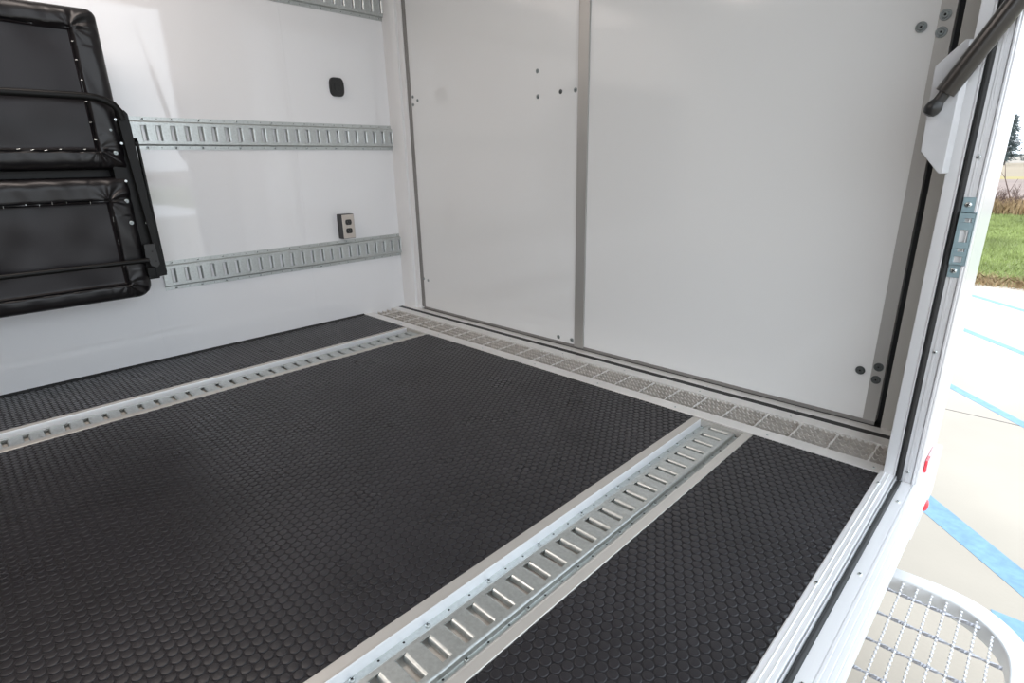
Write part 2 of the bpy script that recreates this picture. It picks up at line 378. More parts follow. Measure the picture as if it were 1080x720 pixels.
# ================================================================== SLOTTED CARGO TRACKS
def track_sheet(u0, u1, slots, fn, fl0=.0165, fl1=.0165, h0=.0325, h1=.0875):
    """hat-section track, u along, v across (0..W), w up; returns object mesh data verts mapped by fn(u,v,w)"""
    W = .120
    # cross-section stations (v, w)
    rz = .012
    def side(fl_): return [(0, 0), (fl_-.002, 0), (fl_-.0002, .001), (fl_+.0003, .003), (fl_+.0006, rz-.0042), (fl_+.0012, rz-.0022), (fl_+.0024, rz-.0008), (fl_+.0042, rz)]
    left = side(fl0)+[(h0-.001, rz)]
    right = [(W-v, w_) for v, w_ in reversed(side(fl1)+[(W-h1-.001, rz)])]
    v = []; f = []; idx = {}
    def V(u, a, b):
        k = (round(u, 5), round(a, 5), round(b, 5))
        if k not in idx: idx[k] = len(v); v.append(fn(u, a, b))
        return idx[k]
    hw = .0122
    us = [u0]
    for s in slots: us += [s-hw, s+hw]
    us += [u1]
    for i in range(len(us)-1):
        a, b = us[i], us[i+1]
        for prof in (left, right):
            for (p, q) in zip(prof[:-1], prof[1:]):
                f.append((V(a, *p), V(b, *p), V(b, *q), V(a, *q)))
        if i % 2 == 0:
            f.append((V(a, h0-.001, rz), V(b, h0-.001, rz), V(b, h1+.001, rz), V(a, h1+.001, rz)))
        else:
            for e, sgn in ((a, 1), (b, -1)):
                R2 = .0030 if sgn > 0 else .0075
                pts = [(e, rz)] + [(e+sgn*R2*math.sin(t), rz-R2*(1-math.cos(t))) for t in (.35, .7, 1.05, 1.4)] + [(e+sgn*R2*1.02, .0025)]
                for (p, q) in zip(pts[:-1], pts[1:]):
                    f.append((V(p[0], h0 if p[1] < rz else h0-.001, p[1]), V(q[0], h0, q[1]), V(q[0], h1, q[1]), V(p[0], h1 if p[1] < rz else h1+.001, p[1])))
    m_ = MB(); m_.add(v, f)
    return m_
def track_thing(name, label, cat, loc, u0, u1, slots, fn, group, screws_v, screws_u, axis, wbase, tray=None, holes=True):
    t = thing(name, label, cat, loc, group)
    sh = track_sheet(u0, u1, slots, fn)
    o = part(t, 'slotted_plate', sh, M['galv'])
    sd = o.modifiers.new('thick', 'SOLIDIFY'); sd.thickness = .0016; sd.offset = 0
    for k, vv in enumerate(screws_v):
        for u in screws_u[k]:
            screw(t, fn(u, vv, wbase+.0008), axis, .0052)
    if holes:
        for k, vv in enumerate(screws_v):
            for u in holes_u(screws_u[k], u0, u1): hole(t, fn(u, vv, wbase+.0008), axis, .0018)
    return t
def hole(parent, loc, axis, r):
    def mk():
        m_ = MB(); m_.lathe([(r, 0), (r*.95, .0002)], (0, 0, 0), (0, 0, 1), 8); return m_
    return place('h', ('hole', r), mk, M['dark'], parent, 'screw_hole', loc, axis)
def holes_u(sc, u0, u1):
    r = []
    for s in sc:
        for d in (.0508, .1016):
            if u0+.01 < s-d < u1-.01 and all(abs(s-d-q) > .01 for q in sc): r.append(s-d)
    return r
# wall tracks (u = y, v = z, w = x)
def wall_track(z0, y0, y1, label, first_slot=.2515):
    n = int((first_slot-y0-.02)/.0508)+1
    slots = sorted(first_slot-.0508*k for k in range(n))
    slots = [s for s in slots if s+.0112 < y1-.002]
    su = [.242-.1516*k for k in range(20)]
    su = [.242, .089, -.063, -.212, -.363, -.514, -.664, -.764, -.864]
    if y0 < -.95: su += [-.964, -1.064]
    su = [s for s in su if s > y0+.01]
    return track_thing('wall_track', label, 'cargo track', (0, 0, z0), y0, y1, slots,
                lambda u, v, w_: (w_+.0010, u, z0+v), 'horizontal tracks on the left wall', (.0075, .1125), (su, su), (1, 0, 0), .0010)
wall_track(.2870, -.905, .2690, 'galvanized slotted wall track closest to the floor, just under the power outlet')
wall_track(.8395, -1.18, .2690, 'galvanized slotted wall track below the black oval switch, its end behind the folded bench')
wall_track(1.4410, -1.25, .2690, 'galvanized slotted wall track at the top edge of the photo, above the black switch')

# floor tracks in aluminium recess frames (u = y, v = x)
def floor_track(xc, xin0, xin1, xf0, xf1, label, u0, ph):
    t = thing('floor_track', label, 'cargo track', (xc, u0, TZ), 'tracks sunk in the floor')
    fr = MB()
    # left and right edge angles, bottom pan, end cap
    fr.prism([(xf0, -.005), (xf0, .0002), (xf0+.0012, .0010), (xin0-.0025, .0010), (xin0-.0005, .0014), (xin0+.0012, .0010), (xin0+.0016, -.0010), (xin0+.0016, TZ+.0012), (xin0, TZ+.0012), (xin0, -.005)], YM, u0, XZ)
    fr.prism([(xf1, -.005), (xf1, .0002), (xf1-.0012, .0010), (xin1+.0025, .0010), (xin1+.0005, .0014), (xin1-.0012, .0010), (xin1-.0016, -.0010), (xin1-.0016, TZ+.0012), (xin1, TZ+.0012), (xin1, -.005)], YM, u0, XZ)
    fr.box((xin0, YM, TZ-.0018), (xin1, u0, TZ+.0008))
    fr.box((xin0+.001, u0-.0035, TZ), (xin1-.001, u0, .0002))
    part(t, 'recess_frame', fr, M['alu_warm'], bevel=.0004)
    pm = MB(); pm.box((xin0+.002, YM, TZ+.0008), (xin1-.002, u0-.004, TZ+.0012)); part(t, 'recess_floor', pm, M['trackpan'])
    n = 50
    slots = sorted(s for s in [(ph-.0508*k) for k in range(n)] if s > YM+.03)
    zb = TZ+.0022
    fn = lambda u, v, w_: (xc-.060+v, u, zb+w_)
    o = part(t, 'slotted_plate', track_sheet(YM, u0-.005, slots, fn, .0215, .0125, .0365, .0935), M['galv'])
    sd = o.modifiers.new('thick', 'SOLIDIFY'); sd.thickness = .0016; sd.offset = 0
    su = [-.014, -.164, -.316, -.466, -.616, -.766, -.915, -1.066, -1.217, -1.368, -1.52, -1.67]
    for vv, dy in ((.0055, 0), (.1115, 0)):
        for u in su: screw(t, fn(u+dy, vv, .0008), (0, 0, 1), .0054)
    for vv in (.0055, .1115):
        for u in holes_u(su, YM, u0): hole(t, fn(u, vv, .0008), (0, 0, 1), .0024)
    for xa in (xin0+.0002,):
        rl = MB(); rl.box((xa, YM, TZ+.0012), (xa+.0022, u0-.0036, .0016)); part(t, 'lit_recess_wall', rl, M['alu_bright'], bevel=.0006)  # added strip: door light on this recess wall is put into brighter metal
    return t
floor_track(1.9905, 1.928, 2.0640, 1.903, 2.087, 'steel slotted track sunk in the floor between the centre mat and the door side mat', -.006, -.026)
floor_track(.4585, .396, .5320, .371, .554, 'steel slotted track sunk in the floor nearest the white wall, left of the centre mat', -.006, -.043)

# ================================================================== REAR FLOOR GRATE
gt = thing('floor_grate', 'long serrated aluminium drain grate across the floor in front of the white ramp door', 'grate', (1.2, .09, -.03))
fr = MB()
fr.prism([(0.0, -.0005), (0.0, .0008), (.001, .0018), (.0470, .0018), (.0485, .0005), (.0485, -.034), (.0465, -.034), (.0465, -.004), (.0, -.004)], .0, WX+.003, YZ)
part(gt, 'front_flange', fr, M['alu'], bevel=.0003)
pn = MB(); pn.box((0, .0485, -.0355), (WX+.003, .171, -.033)); part(gt, 'drain_pan', pn, M['pan'])
for x in (.006+.310, .614, .916, 1.220, 1.524, 1.829, 2.119, 2.385): screw(gt, (x, .018, .0018), (0, 0, 1), .0038)
TP = .0995/7
def serrated(length, t0, depth, tooth, tp=TP, th_=.0042):
    """profile list (s, z) for a serrated bearing bar of given length starting at t0"""
    pts = []; s = t0
    n = int(length/tp)
    for k in range(n):
        b = t0+k*tp
        pts += [(b+tp*.04, 0), (b+tp*.24, 0), (b+tp*.36, -tooth*.55), (b+tp*.50, -tooth*.95), (b+tp*.64, -tooth), (b+tp*.78, -tooth*.95), (b+tp*.92, -tooth*.55)]
    pts += [(t0+n*tp, 0), (t0+n*tp, -depth), (t0, -depth)]
    return pts
x_last = 2.165
for k, y in enumerate((.0525, .0815, .1105, .1395, .1680)):
    b_ = MB(); b_.prism(serrated(2.40, 0.006, .022, .0060), y-.0022, y+.0022, lambda a, b, t: (a, t, b-.0004))
    part(gt, 'bearing_bar', b_, M['grate'])
def twisted(p0, p1, r, pitch, n=None, sq=.55):
    p0, p1 = Vector(p0), Vector(p1); L = (p1-p0).length; n = n or int(L/pitch*10)+2
    d = (p1-p0).normalized(); a = Vector((0, 0, 1)); x = d.cross(a).normalized(); y = x.cross(d)
    v = []
    for i in range(n+1):
        t = L*i/n; an = 2*PI*t/pitch/2
        for cx, cy in ((-r, -r*sq), (r, -r*sq), (r, r*sq), (-r, r*sq)):
            c, s = math.cos(an), math.sin(an)
            v.append(p0+d*t+x*(c*cx-s*cy)+y*(s*cx+c*cy))
    f = [(i*4+k, i*4+(k+1) % 4, (i+1)*4+(k+1) % 4, (i+1)*4+k) for i in range(n) for k in range(4)]
    f += [(3, 2, 1, 0), tuple(n*4+k for k in range(4))]
    m_ = MB(); m_.add(v, f); return m_
xg = x_last+.0995*2
while xg > .05:
    if xg < 2.39: part(gt, 'cross_rod', twisted((xg, .0485, -.0030), (xg, .171, -.0030), .0028, .058), M['alu'])
    xg -= .0995

# ================================================================== THINGS ON THE LEFT WALL
# black oval switch
sw = thing('wall_switch', 'small black oval-sided switch on the white wall above the middle track', 'switch', (0, -.026, 1.123))
def bulge(hy, hz, n=40, p=3.2, bz=1.0):
    pts = []
    for k in range(n):
        t = 2*PI*k/n; c, s = math.cos(t), math.sin(t)
        zz = hz*abs(s)**.42*(1 if s > 0 else -1); yy = hy*abs(c)**.42*(1 if c > 0 else -1)*(1-.16*(zz/hz)**2); pts.append((yy, zz))
    return pts
m_ = MB(); pr0 = bulge(.0370, .0415)
for sc, x0, x1 in ((1.0, .0005, .012), (.93, .012, .0155)):
    m_.prism([(a*sc, b*sc) for a, b in pr0], x0, x1, lambda a, b, t: (t, -.026+a, 1.123+b))
part(sw, 'housing', m_, M['plastic'], smooth=True, bevel=.001)
m_ = MB(); m_.prism([(a*.45, b*.45) for a, b in pr0], .0155, .0190, lambda a, b, t: (t, -.026+a, 1.123+b)); m_.box((.017, -.036, 1.121), (.0215, -.016, 1.138))
part(sw, 'rocker', m_, M['plastic'], bevel=.0008)
# duplex outlet on a black box
ou = thing('power_outlet', 'duplex power outlet with stainless cover on a black box above the lowest wall track', 'outlet', (0, -.062, .476))
m_ = MB(); m_.box((.0005, -.100, .417), (.046, -.030, .537)); part(ou, 'outlet_box', m_, M['plastic'], bevel=.003)
m_ = MB(); m_.box((.046, -.0975, .4195), (.0485, -.033, .5345)); part(ou, 'cover_plate', m_, M['stainless'], bevel=.0008)
for z in (.498, .456):
    m_ = MB(); pts = []
    for k in range(28):
        t = 2*PI*k/28; pts.append((max(-.0165, min(.0165, .0175*math.cos(t)*1.0)), max(-.0130, min(.0130, .0175*math.sin(t)))))
    m_.prism(pts, .0485, .0508, lambda a, b, t: (t, -.0652+a, z+b))
    rc = part(ou, 'receptacle', m_, M['plastic'])
    m_ = MB()
    for dy in (-.0062, .0062): m_.box((.0508, -.0652+dy-.001, z-.001), (.0511, -.0652+dy+.001, z+.0065))
    m_.lathe([(.0022, 0), (.0022, .0003)], (.0508, -.0652, z-.0065), (1, 0, 0), 10)
    part(rc, 'contact_slots', m_, mat('slot_grey_%d' % int(z*1000), (.10, .10, .10), .5))
screw(ou, (.0485, -.0652, .477), (1, 0, 0), .0028)

# ---------------- folded bench / bunk
bn = thing('folding_bench', 'black vinyl folding bench bed stowed flat against the white wall', 'bench', (0, -1.6, .3))
def cushion(y0, y1, z0, z1, py1, pz0, pz1, xb, xf, seed, rct=.04, rcb=.04):
    """front surface as a height field; outer roll, stitched seam, recessed dust-cover panel"""
    r = np.random.default_rng(seed)
    NY, NZ = 230, 110
    ys = y0+(y1-y0)*np.linspace(0, 1, NY)
    # concentrate samples near the right end
    ys = y1-(y1-y0)*(np.linspace(1, 0, NY)**1.7)
    zs = z0+(z1-z0)*np.linspace(0, 1, NZ)
    K = [(r.uniform(-PI, PI), r.uniform(4, 26), r.uniform(3, 20), r.uniform(0, 6)) for _ in range(14)]
    ph = r.uniform(0, 6, 4)
    v = []; mi = []
    def X(y, z):
        de = min(y1-y, z1-z, z-z0)
        # rounded roll
        R = .036
        # corner rounding distance
        dx, dz = y1-y, min(z1-z, z-z0)
        cr = rct if (z1-z) < (z-z0) else rcb
        if dx < cr and dz < cr:
            dd = cr-math.hypot(cr-dx, cr-dz)
        else: dd = min(dx, dz)
        dd = max(dd, 0)
        x = xf-(0 if dd > R else R-math.sqrt(max(R*R-(R-dd)**2, 0)))
        # panel
        din = min(py1-y, z-pz0, pz1-z)
        w_ = 0
        wr = sum(math.sin(a[1]*(y*math.cos(a[0])+z*math.sin(a[0]))*2+a[3]) for a in K)/len(K)
        if din > 0:
            s = min(din/.006, 1); x = xf-.012*s+.006*wr
            # tension folds falling from the top seam
            x += .0048*math.sin(28*(y+.35*z)+ph[0]+2*math.sin(5*z+ph[1]))*max(0, min(1, (z-pz0)/(pz1-pz0)))
        else:
            x += .0030*wr
            # seam crease
            x -= .010*math.exp(-(din/.0045)**2)
            # gathered pleats near corners
            dc = math.hypot(max(0, y1-.05-y), min(abs(z-pz0+.03), abs(z-pz1-.03)))*1.7
            if dc < .14:
                an = math.atan2(z-(pz0 if z < (pz0+pz1)/2 else pz1), y-py1)
                x += .0042*math.sin(an*9+ph[2]+y*40)*math.exp(-(dc/.075)**2)*min(1, dd/.012)
            else:
                x += .0018*math.sin(y*70+ph[3]+z*30)*min(1, dd/.02)
        return x, din
    for y in ys:
        for z in zs:
            # pull the outline in at rounded corners
            yy, zz = y, z
            dx = y1-y
            for zc, sg in ((z1, 1), (z0, -1)):
                rc = rct if sg > 0 else rcb
                if dx < rc and abs(zc-z) < rc:
                    a, b = rc-dx, rc-abs(zc-z)
                    mx = max(a, b); L = math.hypot(a, b)
                    if L > 1e-6:
                        k = mx/L; yy = y1-rc+a*k; zz = zc-sg*(rc-b*k)
            x, din = X(yy, zz)
            v.append((x, yy, zz)); mi.append(1 if din > .002 else 0)
    f = []; fm = []
    for i in range(NY-1):
        for j in range(NZ-1):
            q = (i*NZ+j, (i+1)*NZ+j, (i+1)*NZ+j+1, i*NZ+j+1); f.append(q)
            fm.append(1 if sum(mi[t] for t in q) >= 3 else 0)
    # sides and back
    nb = len(v); rim = [(i, 0) for i in range(NY)]+[(NY-1, j) for j in range(1, NZ)]+[(i, NZ-1) for i in range(NY-2, -1, -1)]+[(0, j) for j in range(NZ-2, 0, -1)]
    for i, j in rim:
        p = v[i*NZ+j]; v.append((xb, p[1], p[2]))
    n = len(rim)
    for k in range(n):
        a = rim[k]; b = rim[(k+1) % n]
        f.append((a[0]*NZ+a[1], nb+k, nb+(k+1) % n, b[0]*NZ+b[1])); fm.append(0)
    f.append(tuple(nb+k for k in range(n))); fm.append(0)
    m2 = MB(); m2.v = v; m2.f = f; m2.mi = fm
    return m2
Y0B = -2.45
XF = .200
cu = part(bn, 'back_cushion', cushion(Y0B, -.980, .768, 1.272, -1.063, .832, 1.206, .10, XF, 3, rct=.028, rcb=.010), [M['vinyl'], M['cloth']], smooth=True)
cl_ = part(bn, 'seat_cushion', cushion(Y0B, -.988, .310, .744, -1.066, .368, .662, .10, XF, 9, rct=.010, rcb=.050), [M['vinyl'], M['cloth']], smooth=True)
# bright staples along the seams
st = MB()
r_ = random.Random(4)
def staple(y, z, L=.009, a=0):
    c, s = math.cos(a)*L/2, math.sin(a)*L/2
    q = MB(); q.tube([(XF-.006, y-c, z-s), (XF-.0022, y-c, z-s), (XF-.0022, y+c, z+s), (XF-.006, y+c, z+s)], .0008, 5)
    part(bn, 'staple', q, M['screw'])
for z in (1.165, 1.11, 1.05, .985, .92, .865): staple(-1.063+r_.uniform(-.002, .002), z, .006, .1)
y = -1.10
while y > -2.3:
    staple(y, .832+r_.uniform(-.003, .003), r_.uniform(.004, .009), r_.choice((0, 1.4, .2)))
    staple(y-.02, .662+r_.uniform(-.003, .003), r_.uniform(.004, .011), r_.choice((0, 1.5, .1)))
    y -= r_.uniform(.03, .075)
for z in (.60, .52, .44): staple(-1.066, z, .016, 1.5)
# steel frame behind the cushions
fb = MB(); fb.box((.03, -1.03, .372), (.185, -.958, .955)); fb.box((.03, Y0B, .70), (.12, -1.0, .82)); fb.box((.012, Y0B, .40), (.10, -1.05, .44)); fb.box((.012, Y0B, .98), (.10, -1.05, 1.02)); fb.box((.012, -1.10, .36), (.10, -1.06, 1.1))
part(bn, 'wall_frame', fb, M['blackpaint'], bevel=.002)
# top cross bar curving into the side rail
m_ = MB(); pts = [(.232, Y0B, 1.000), (.232, -1.075, .998), (.232, -1.045, .996), (.232, -1.018, .988), (.231, -.996, .975), (.228, -.982, .955), (.226, -.978, .93)]
m_.tube(pts, .0115, 12, sq=.7); part(bn, 'cross_tube', m_, M['blackpaint'], smooth=True)
m_ = MB(); m_.tube([(.232, Y0B, .450), (.232, -.992, .449)], .0085, 14); part(bn, 'cross_tube', m_, M['blackpaint'], smooth=True)
# side rail
m_ = MB(); m_.prism([(-.992, .960), (-.966, .962), (-.957, .95), (-.944, .49), (-.940, .385), (-.975, .383), (-.9745, .41), (-.964, .45), (-.972, .60)], .196, .216, YZ)
part(bn, 'side_rail', m_, M['blackpaint'], bevel=.002)
m_ = MB(); m_.prism([(-.952, .868), (-.944, .872), (-.938, .862), (-.9345, .392), (-.944, .388), (-.945, .845), (-.952, .855)], .180, .200, YZ); m_.box((.182, -.965, .858), (.2, -.94, .872))
part(bn, 'link_arm', m_, M['blackpaint'], bevel=.002)
m_ = MB(); m_.prism([(-.996, .505), (-.962, .505), (-.958, .43), (-.968, .418), (-.985, .425), (-.998, .46)], .214, .222, YZ)
for z_, y_ in ((.478, -.974), (.442, -.968)): m_.lathe([(.0032, 0), (.003, .0004)], (.222, y_, z_), (1, 0, 0), 10, 1)
part(bn, 'corner_bracket', m_, [M['plastic'], M['dark']], bevel=.0015)
m_ = MB(); m_.box((.17, -1.0, .385), (.214, -.945, .42)); part(bn, 'foot_block', m_, M['blackpaint'], bevel=.002)
for (y_, z_) in ((-1.014, .897), (-1.014, .823), (-1.014, .660), (-1.014, .584)):
    place('b', ('tn',), lambda: bolt_mb(.0070), [M['bolt'], M['dark']], bn, 'bolt', (XF-.001, y_, z_), (1, 0, 0))
for (y_, z_) in ((-.995, .931), (-.992, .854), (-1.004, .728), (-.961, .503), (-.968, .58), (-.954, .47)):
    place('b', ('sm',), lambda: bolt_mb(.0042), [M['screw'], M['dark']], bn, 'bolt', (XF+.006, y_, z_), (1, -.3, 0))

# ================================================================== SIDE DOOR HARDWARE
bk = thing('strut_bracket', 'pale cast bracket plate with cut corners on the door jamb, behind the gas strut', 'bracket', (2.39, 0, .85))
poly = [(2.405, .975), (2.398, .975), (2.3565, .932), (2.360, .768), (2.398, .7225), (2.405, .723)]
m_ = MB(); m_.prism(poly, -.018, -.004, lambda a, b, t: (a, t, b)); m_.prism([(2.4045, -.018), (2.4135, -.003), (2.4045, -.003)], .723, .975, XY)
part(bk, 'plate', m_, M['brkt'], bevel=.0012)
m_ = MB(); m_.lathe([(.006, 0), (.006, .012), (.011, .014), (.0125, .022), (.011, .030), (.006, .033)], (2.371, -.018, .851), (0, -1, 0), 18)
part(bk, 'ball_stud', m_, M['screw'], smooth=True)
gs = thing('gas_strut', 'thick black gas strut slanting up across the door jamb', 'gas strut', (2.371, -.040, .851))
A = Vector((2.371, -.042, .851))
dirv = (Vector((2.4485, -.042, 1.044))-Vector((2.371, -.042, .851))).normalized()
sx = Vector((0, 0, 0))
def along(t): return A+dirv*t
# direction from the traced centre line
P0 = Vector((2.379, -.042, .868)); 
dirv = (Vector((2.470, -.042, 1.032))-A).normalized()
m_ = MB(); m_.lathe([(.004, -.016), (.011, -.013), (.0148, -.006), (.0155, 0), (.0148, .006), (.0118, .012), (.0100, .016)], A, dirv, 18); part(gs, 'end_fitting', m_, M['plastic'], smooth=True)
m_ = MB(); m_.lathe([(.0105, .012), (.0108, .030), (.0108, .060)], A, dirv, 18); part(gs, 'rod', m_, M['plastic'], smooth=True)
m_ = MB(); m_.lathe([(.014, .030), (.0178, .0305), (.0182, .032), (.0182, .780), (.016, .785), (.008, .786)], A, dirv, 28); part(gs, 'cylinder', m_, M['strut'], smooth=True)
m_ = MB(); m_.lathe([(.005, .78), (.005, 1.16), (.009, 1.165), (.009, 1.185)], A, dirv, 14); part(gs, 'upper_rod', m_, M['screw'], smooth=True)

lp = thing('latch_plate', 'zinc latch striker plate with punched slots screwed to the door jamb', 'latch plate', (2.46, .006, .59))
m_ = MB()
# punched raised face: grid with windows
xs = [2.4475, 2.4545, 2.4700, 2.4745]; zwin = [(.534, .560), (.568, .576), (.586, .612), (.622, .631)]
YFc = -.008
def cell(x0, x1, z0, z1): m_.box((x0, YFc, z0), (x1, YFc+.002, z1))
zlo, zhi = .5335, .6445
wins = [(.5405, .5530, 2.4545, 2.4680), (.5630, .5705, 2.4575, 2.4690), (.5830, .6090, 2.4550, 2.4690), (.6245, .6325, 2.4585, 2.4700)]
z = zlo
for a, b, xa, xb_ in wins:
    cell(2.4475, 2.4755, z, a); cell(2.4475, xa, a, b); cell(xb_, 2.4755, a, b); z = b
cell(2.4475, 2.4755, z, zhi)
m_.box((2.4475, YFc, zlo), (2.4755, .0075, zlo+.002)); m_.box((2.4475, YFc, zhi-.002), (2.4755, .0075, zhi))
m_.box((2.4735, YFc, zlo), (2.4755, .002, zhi))
m_.box((2.4475, .0050, zlo-.028), (2.4690, .0072, zlo+.002)); m_.box((2.4475, .0050, zhi-.002), (2.4690, .0072, zhi+.030))
part(lp, 'plate', m_, M['zinc'], bevel=.0006)
m_ = MB(); m_.box((2.4495, .0040, zlo+.003), (2.4730, .0065, zhi-.003)); m_.box((2.4655, YFc+.003, zlo+.006), (2.4675, .004, zhi-.006)); part(lp, 'inner_backing', m_, M['white_part'])
for z_ in (.5205, .6595): screw(lp, (2.4575, .0050, z_), (0, -1, 0), .0062)

# lifted awning-style side door above the opening (hinged at the header)
ad = thing('lifted_side_door', 'white side door raised overhead on its gas strut', 'door', (2.49, -1.02, 1.93))
m_ = MB()
ang = math.radians(12); c, s = math.cos(ang), math.sin(ang)
def dm(a, b, t): return (2.50+a*c-b*s, t, 1.93+a*s+b*c)
m_.prism([(0, 0), (1.85, 0), (1.85, .045), (0, .045)], -2.03, -.01, dm); part(ad, 'door_panel', m_, M['ext'], bevel=.004)
m_ = MB(); m_.prism([(0.02, -.004), (.06, -.004), (.06, .0), (.02, .0)], -2.03, -.01, dm); m_.prism([(1.79, -.004), (1.83, -.004), (1.83, .0), (1.79, .0)], -2.03, -.01, dm)
part(ad, 'door_frame', m_, M['alu_jamb'])

# exterior rear marker lights
rf = thing('reflector', 'small red and pink reflector strip on the outer skin at the rear door corner', 'reflector', (2.50, .10, 0))
m_ = MB(); m_.box((2.478, .100, -.010), (2.4835, .135, .022)); part(rf, 'red_half', m_, M['red'], bevel=.001)
m_ = MB(); m_.box((2.478, .1355, -.010), (2.4835, .215, .022)); part(rf, 'pale_half', m_, M['pink'], bevel=.001)
ml = thing('marker_light', 'red side marker lamp with pale bracket low on the rear outer corner', 'light', (2.505, .08, -.06))
m_ = MB(); m_.box((2.4915, .02, -.098), (2.495, .085, -.060)); part(ml, 'bracket', m_, M['white_part'], bevel=.001)
m_ = MB(); m_.lathe([(.016, 0), (.016, .006), (.012, .010), (.004, .012)], (2.495, .065, -.080), (1, 0, 0), 20); part(ml, 'lens', m_, M['red'], smooth=True)

# ================================================================== ENTRY STEP
SZ = -.24
stp = thing('entry_step', 'white framed metal grating entry step outside the side door', 'step', (2.60, -.6, SZ))
outer = [(2.410, -.012), (2.4600, -.010), (2.530, -.006), (2.585, -.006), (2.635, -.016), (2.680, -.040), (2.716, -.076), (2.738, -.118), (2.750, -.170), (2.754, -.230), (2.755, -.30), (2.755, -.50), (2.755, -.80), (2.755, -1.10)]
inner = [(2.410, -.050), (2.4600, -.050), (2.530, -.049), (2.578, -.052), (2.618, -.062), (2.652, -.082), (2.680, -.110), (2.699, -.144), (2.709, -.185), (2.712, -.240), (2.713, -.30), (2.713, -.50), (2.713, -.80), (2.713, -1.10)]
def smoothp(p, n=4):
    out_ = []
    for i in range(len(p)-1):
        p0 = p[max(i-1, 0)]; p1 = p[i]; p2 = p[i+1]; p3 = p[min(i+2, len(p)-1)]
        for k in range(n):
            t = k/n
            out_.append(tuple(.5*((2*p1[j])+(-p0[j]+p2[j])*t+(2*p0[j]-5*p1[j]+4*p2[j]-p3[j])*t*t+(-p0[j]+3*p1[j]-3*p2[j]+p3[j])*t**3) for j in (0, 1)))
    out_.append(p[-1]); return out_
so, si = smoothp(outer), smoothp(inner)
m_ = MB(); n = len(so); v = []
for z in (SZ+.002, SZ-.043):
    v += [(a, b, z) for a, b in so]+[(a, b, z) for a, b in si]
f = []
for i in range(n-1):
    f += [(i, i+1, n+i+1, n+i), (2*n+i, 2*n+i+1, 3*n+i+1, 3*n+i), (i, i+1, 2*n+i+1, 2*n+i), (n+i, n+i+1, 3*n+i+1, 3*n+i)]
f += [(0, n, 3*n, 2*n), (n-1, 2*n-1, 4*n-1, 3*n-1)]
m_.add(v, f); part(stp, 'curved_frame', m_, M['white_trim'], bevel=.003, smooth=True)
m_ = MB(); m_.box((2.41, -1.14, SZ-.043), (2.754, -1.10, SZ+.002)); m_.box((2.39, -1.10, SZ-.043), (2.425, -.012, SZ-.006))
part(stp, 'side_rails', m_, M['white_trim'], bevel=.002)
def ymax(x):
    for (a, b), (c_, d_) in zip(si[:-1], si[1:]):
        if a <= x <= c_: return b+(d_-b)*(x-a)/(c_-a+1e-9)
    return -.24
xb = 2.4735; k = 0
while xb < 2.70:
    L = 1.08+ymax(xb)+.004
    m_ = MB(); m_.box((xb-.0010, -1.09, SZ-.012), (xb+.0010, -1.09+L, SZ-.004))
    for q in range(int(L/.0143)):
        y_ = -1.09+L-.004-q*.0143
        if y_ < -.5: break
        m_.lathe([(.0026, -.0045), (.0032, -.002), (.0028, 0.0), (.0012, .0010)], (xb, y_, SZ-.001), (0, 0, 1), 7)
    if True: part(stp, 'serrated_bar', m_, M['step_metal'])
    xb += .0290
y = -.10; 
while y > -1.05:
    xe = 2.655 if y > -.15 else (2.700 if y > -.25 else 2.708)
    part(stp, 'twisted_rod', twisted((2.424, y, SZ-.0045), (xe, y, SZ-.0045), .0038, .058), M['twist']); y -= .0995
# step hangers under the trailer
m_ = MB(); m_.box((2.40, -.10, -.30), (2.44, -.06, -.20)); m_.box((2.40, -1.1, -.30), (2.44, -1.06, -.20)); part(stp, 'hanger', m_, M['blackpaint'])

# ================================================================== OUTSIDE GROUND
g = MB(); g.box((-12, -14, G-.2), (18, 6.62, G)); struct('pavement', g, M['concrete'])
g = MB(); g.box((-60, 6.62, G-.2), (60, 17.6, G-.01)); struct('lawn_ground', g, M['lawn'])
g = MB(); g.box((-200, 17.6, G-.2), (200, 42.5, G-.015)); struct('near_field', g, M['field'])
g = MB(); g.box((-300, 42.5, G-.2), (300, 47.5, G-.012)); struct('field_strip', g, M['fieldy'])
g = MB(); g.box((-600, 47.5, G-.2), (600, 118, G-.015)); struct('far_field', g, M['fieldt'])
g = MB(); g.box((-1500, 118, G-.2), (1500, 1500, G-.010)); struct('horizon_field', g, M['fieldg'])
# painted hatch lines
def stripe(p, label):
    m_ = MB(); n = len(p); m_.prism(p, G-.001, G+.0015, XY); o = m_.build('painted_stripe', M['blue']); tag(o, label, 'painted line', 'blue hatch lines on the pavement'); return o
def line(pa, pb, qa, qb, ext0, ext1):
    a, b, c_, d_ = map(Vector, ((*pa, 0), (*pb, 0), (*qa, 0), (*qb, 0)))
    u = (b-a).normalized(); return [tuple((a-u*ext0)[:2]), tuple((b+u*ext1)[:2]), tuple((d_+u*ext1)[:2]), tuple((c_-u*ext0)[:2])]
stripe(line((2.42, 1.249), (2.755, .897), (2.438, 1.062), (2.764, .731), .9, .15), 'broad blue line on the pavement nearest the red marker lamp')
stripe(line((2.283, 2.852), (2.676, 2.420), (2.300, 2.745), (2.680, 2.330), .9, 2.4), 'blue line on the pavement crossing behind the middle of the door jamb, second nearest')
stripe(line((2.16, 4.44), (2.597, 3.931), (2.171, 4.33), (2.602, 3.826), .9, 3.0), 'faint blue line on the pavement, second from the lawn')
stripe(line((2.068, 5.977), (2.513, 5.50), (2.079, 5.872), (2.519, 5.40), .6, 3.4), 'faintest blue line on the pavement, nearest the lawn')
stripe([(2.690, .592), (3.9, .592), (3.9, .40), (2.735, .40)], 'blue line on the pavement beside the curved corner of the entry step')
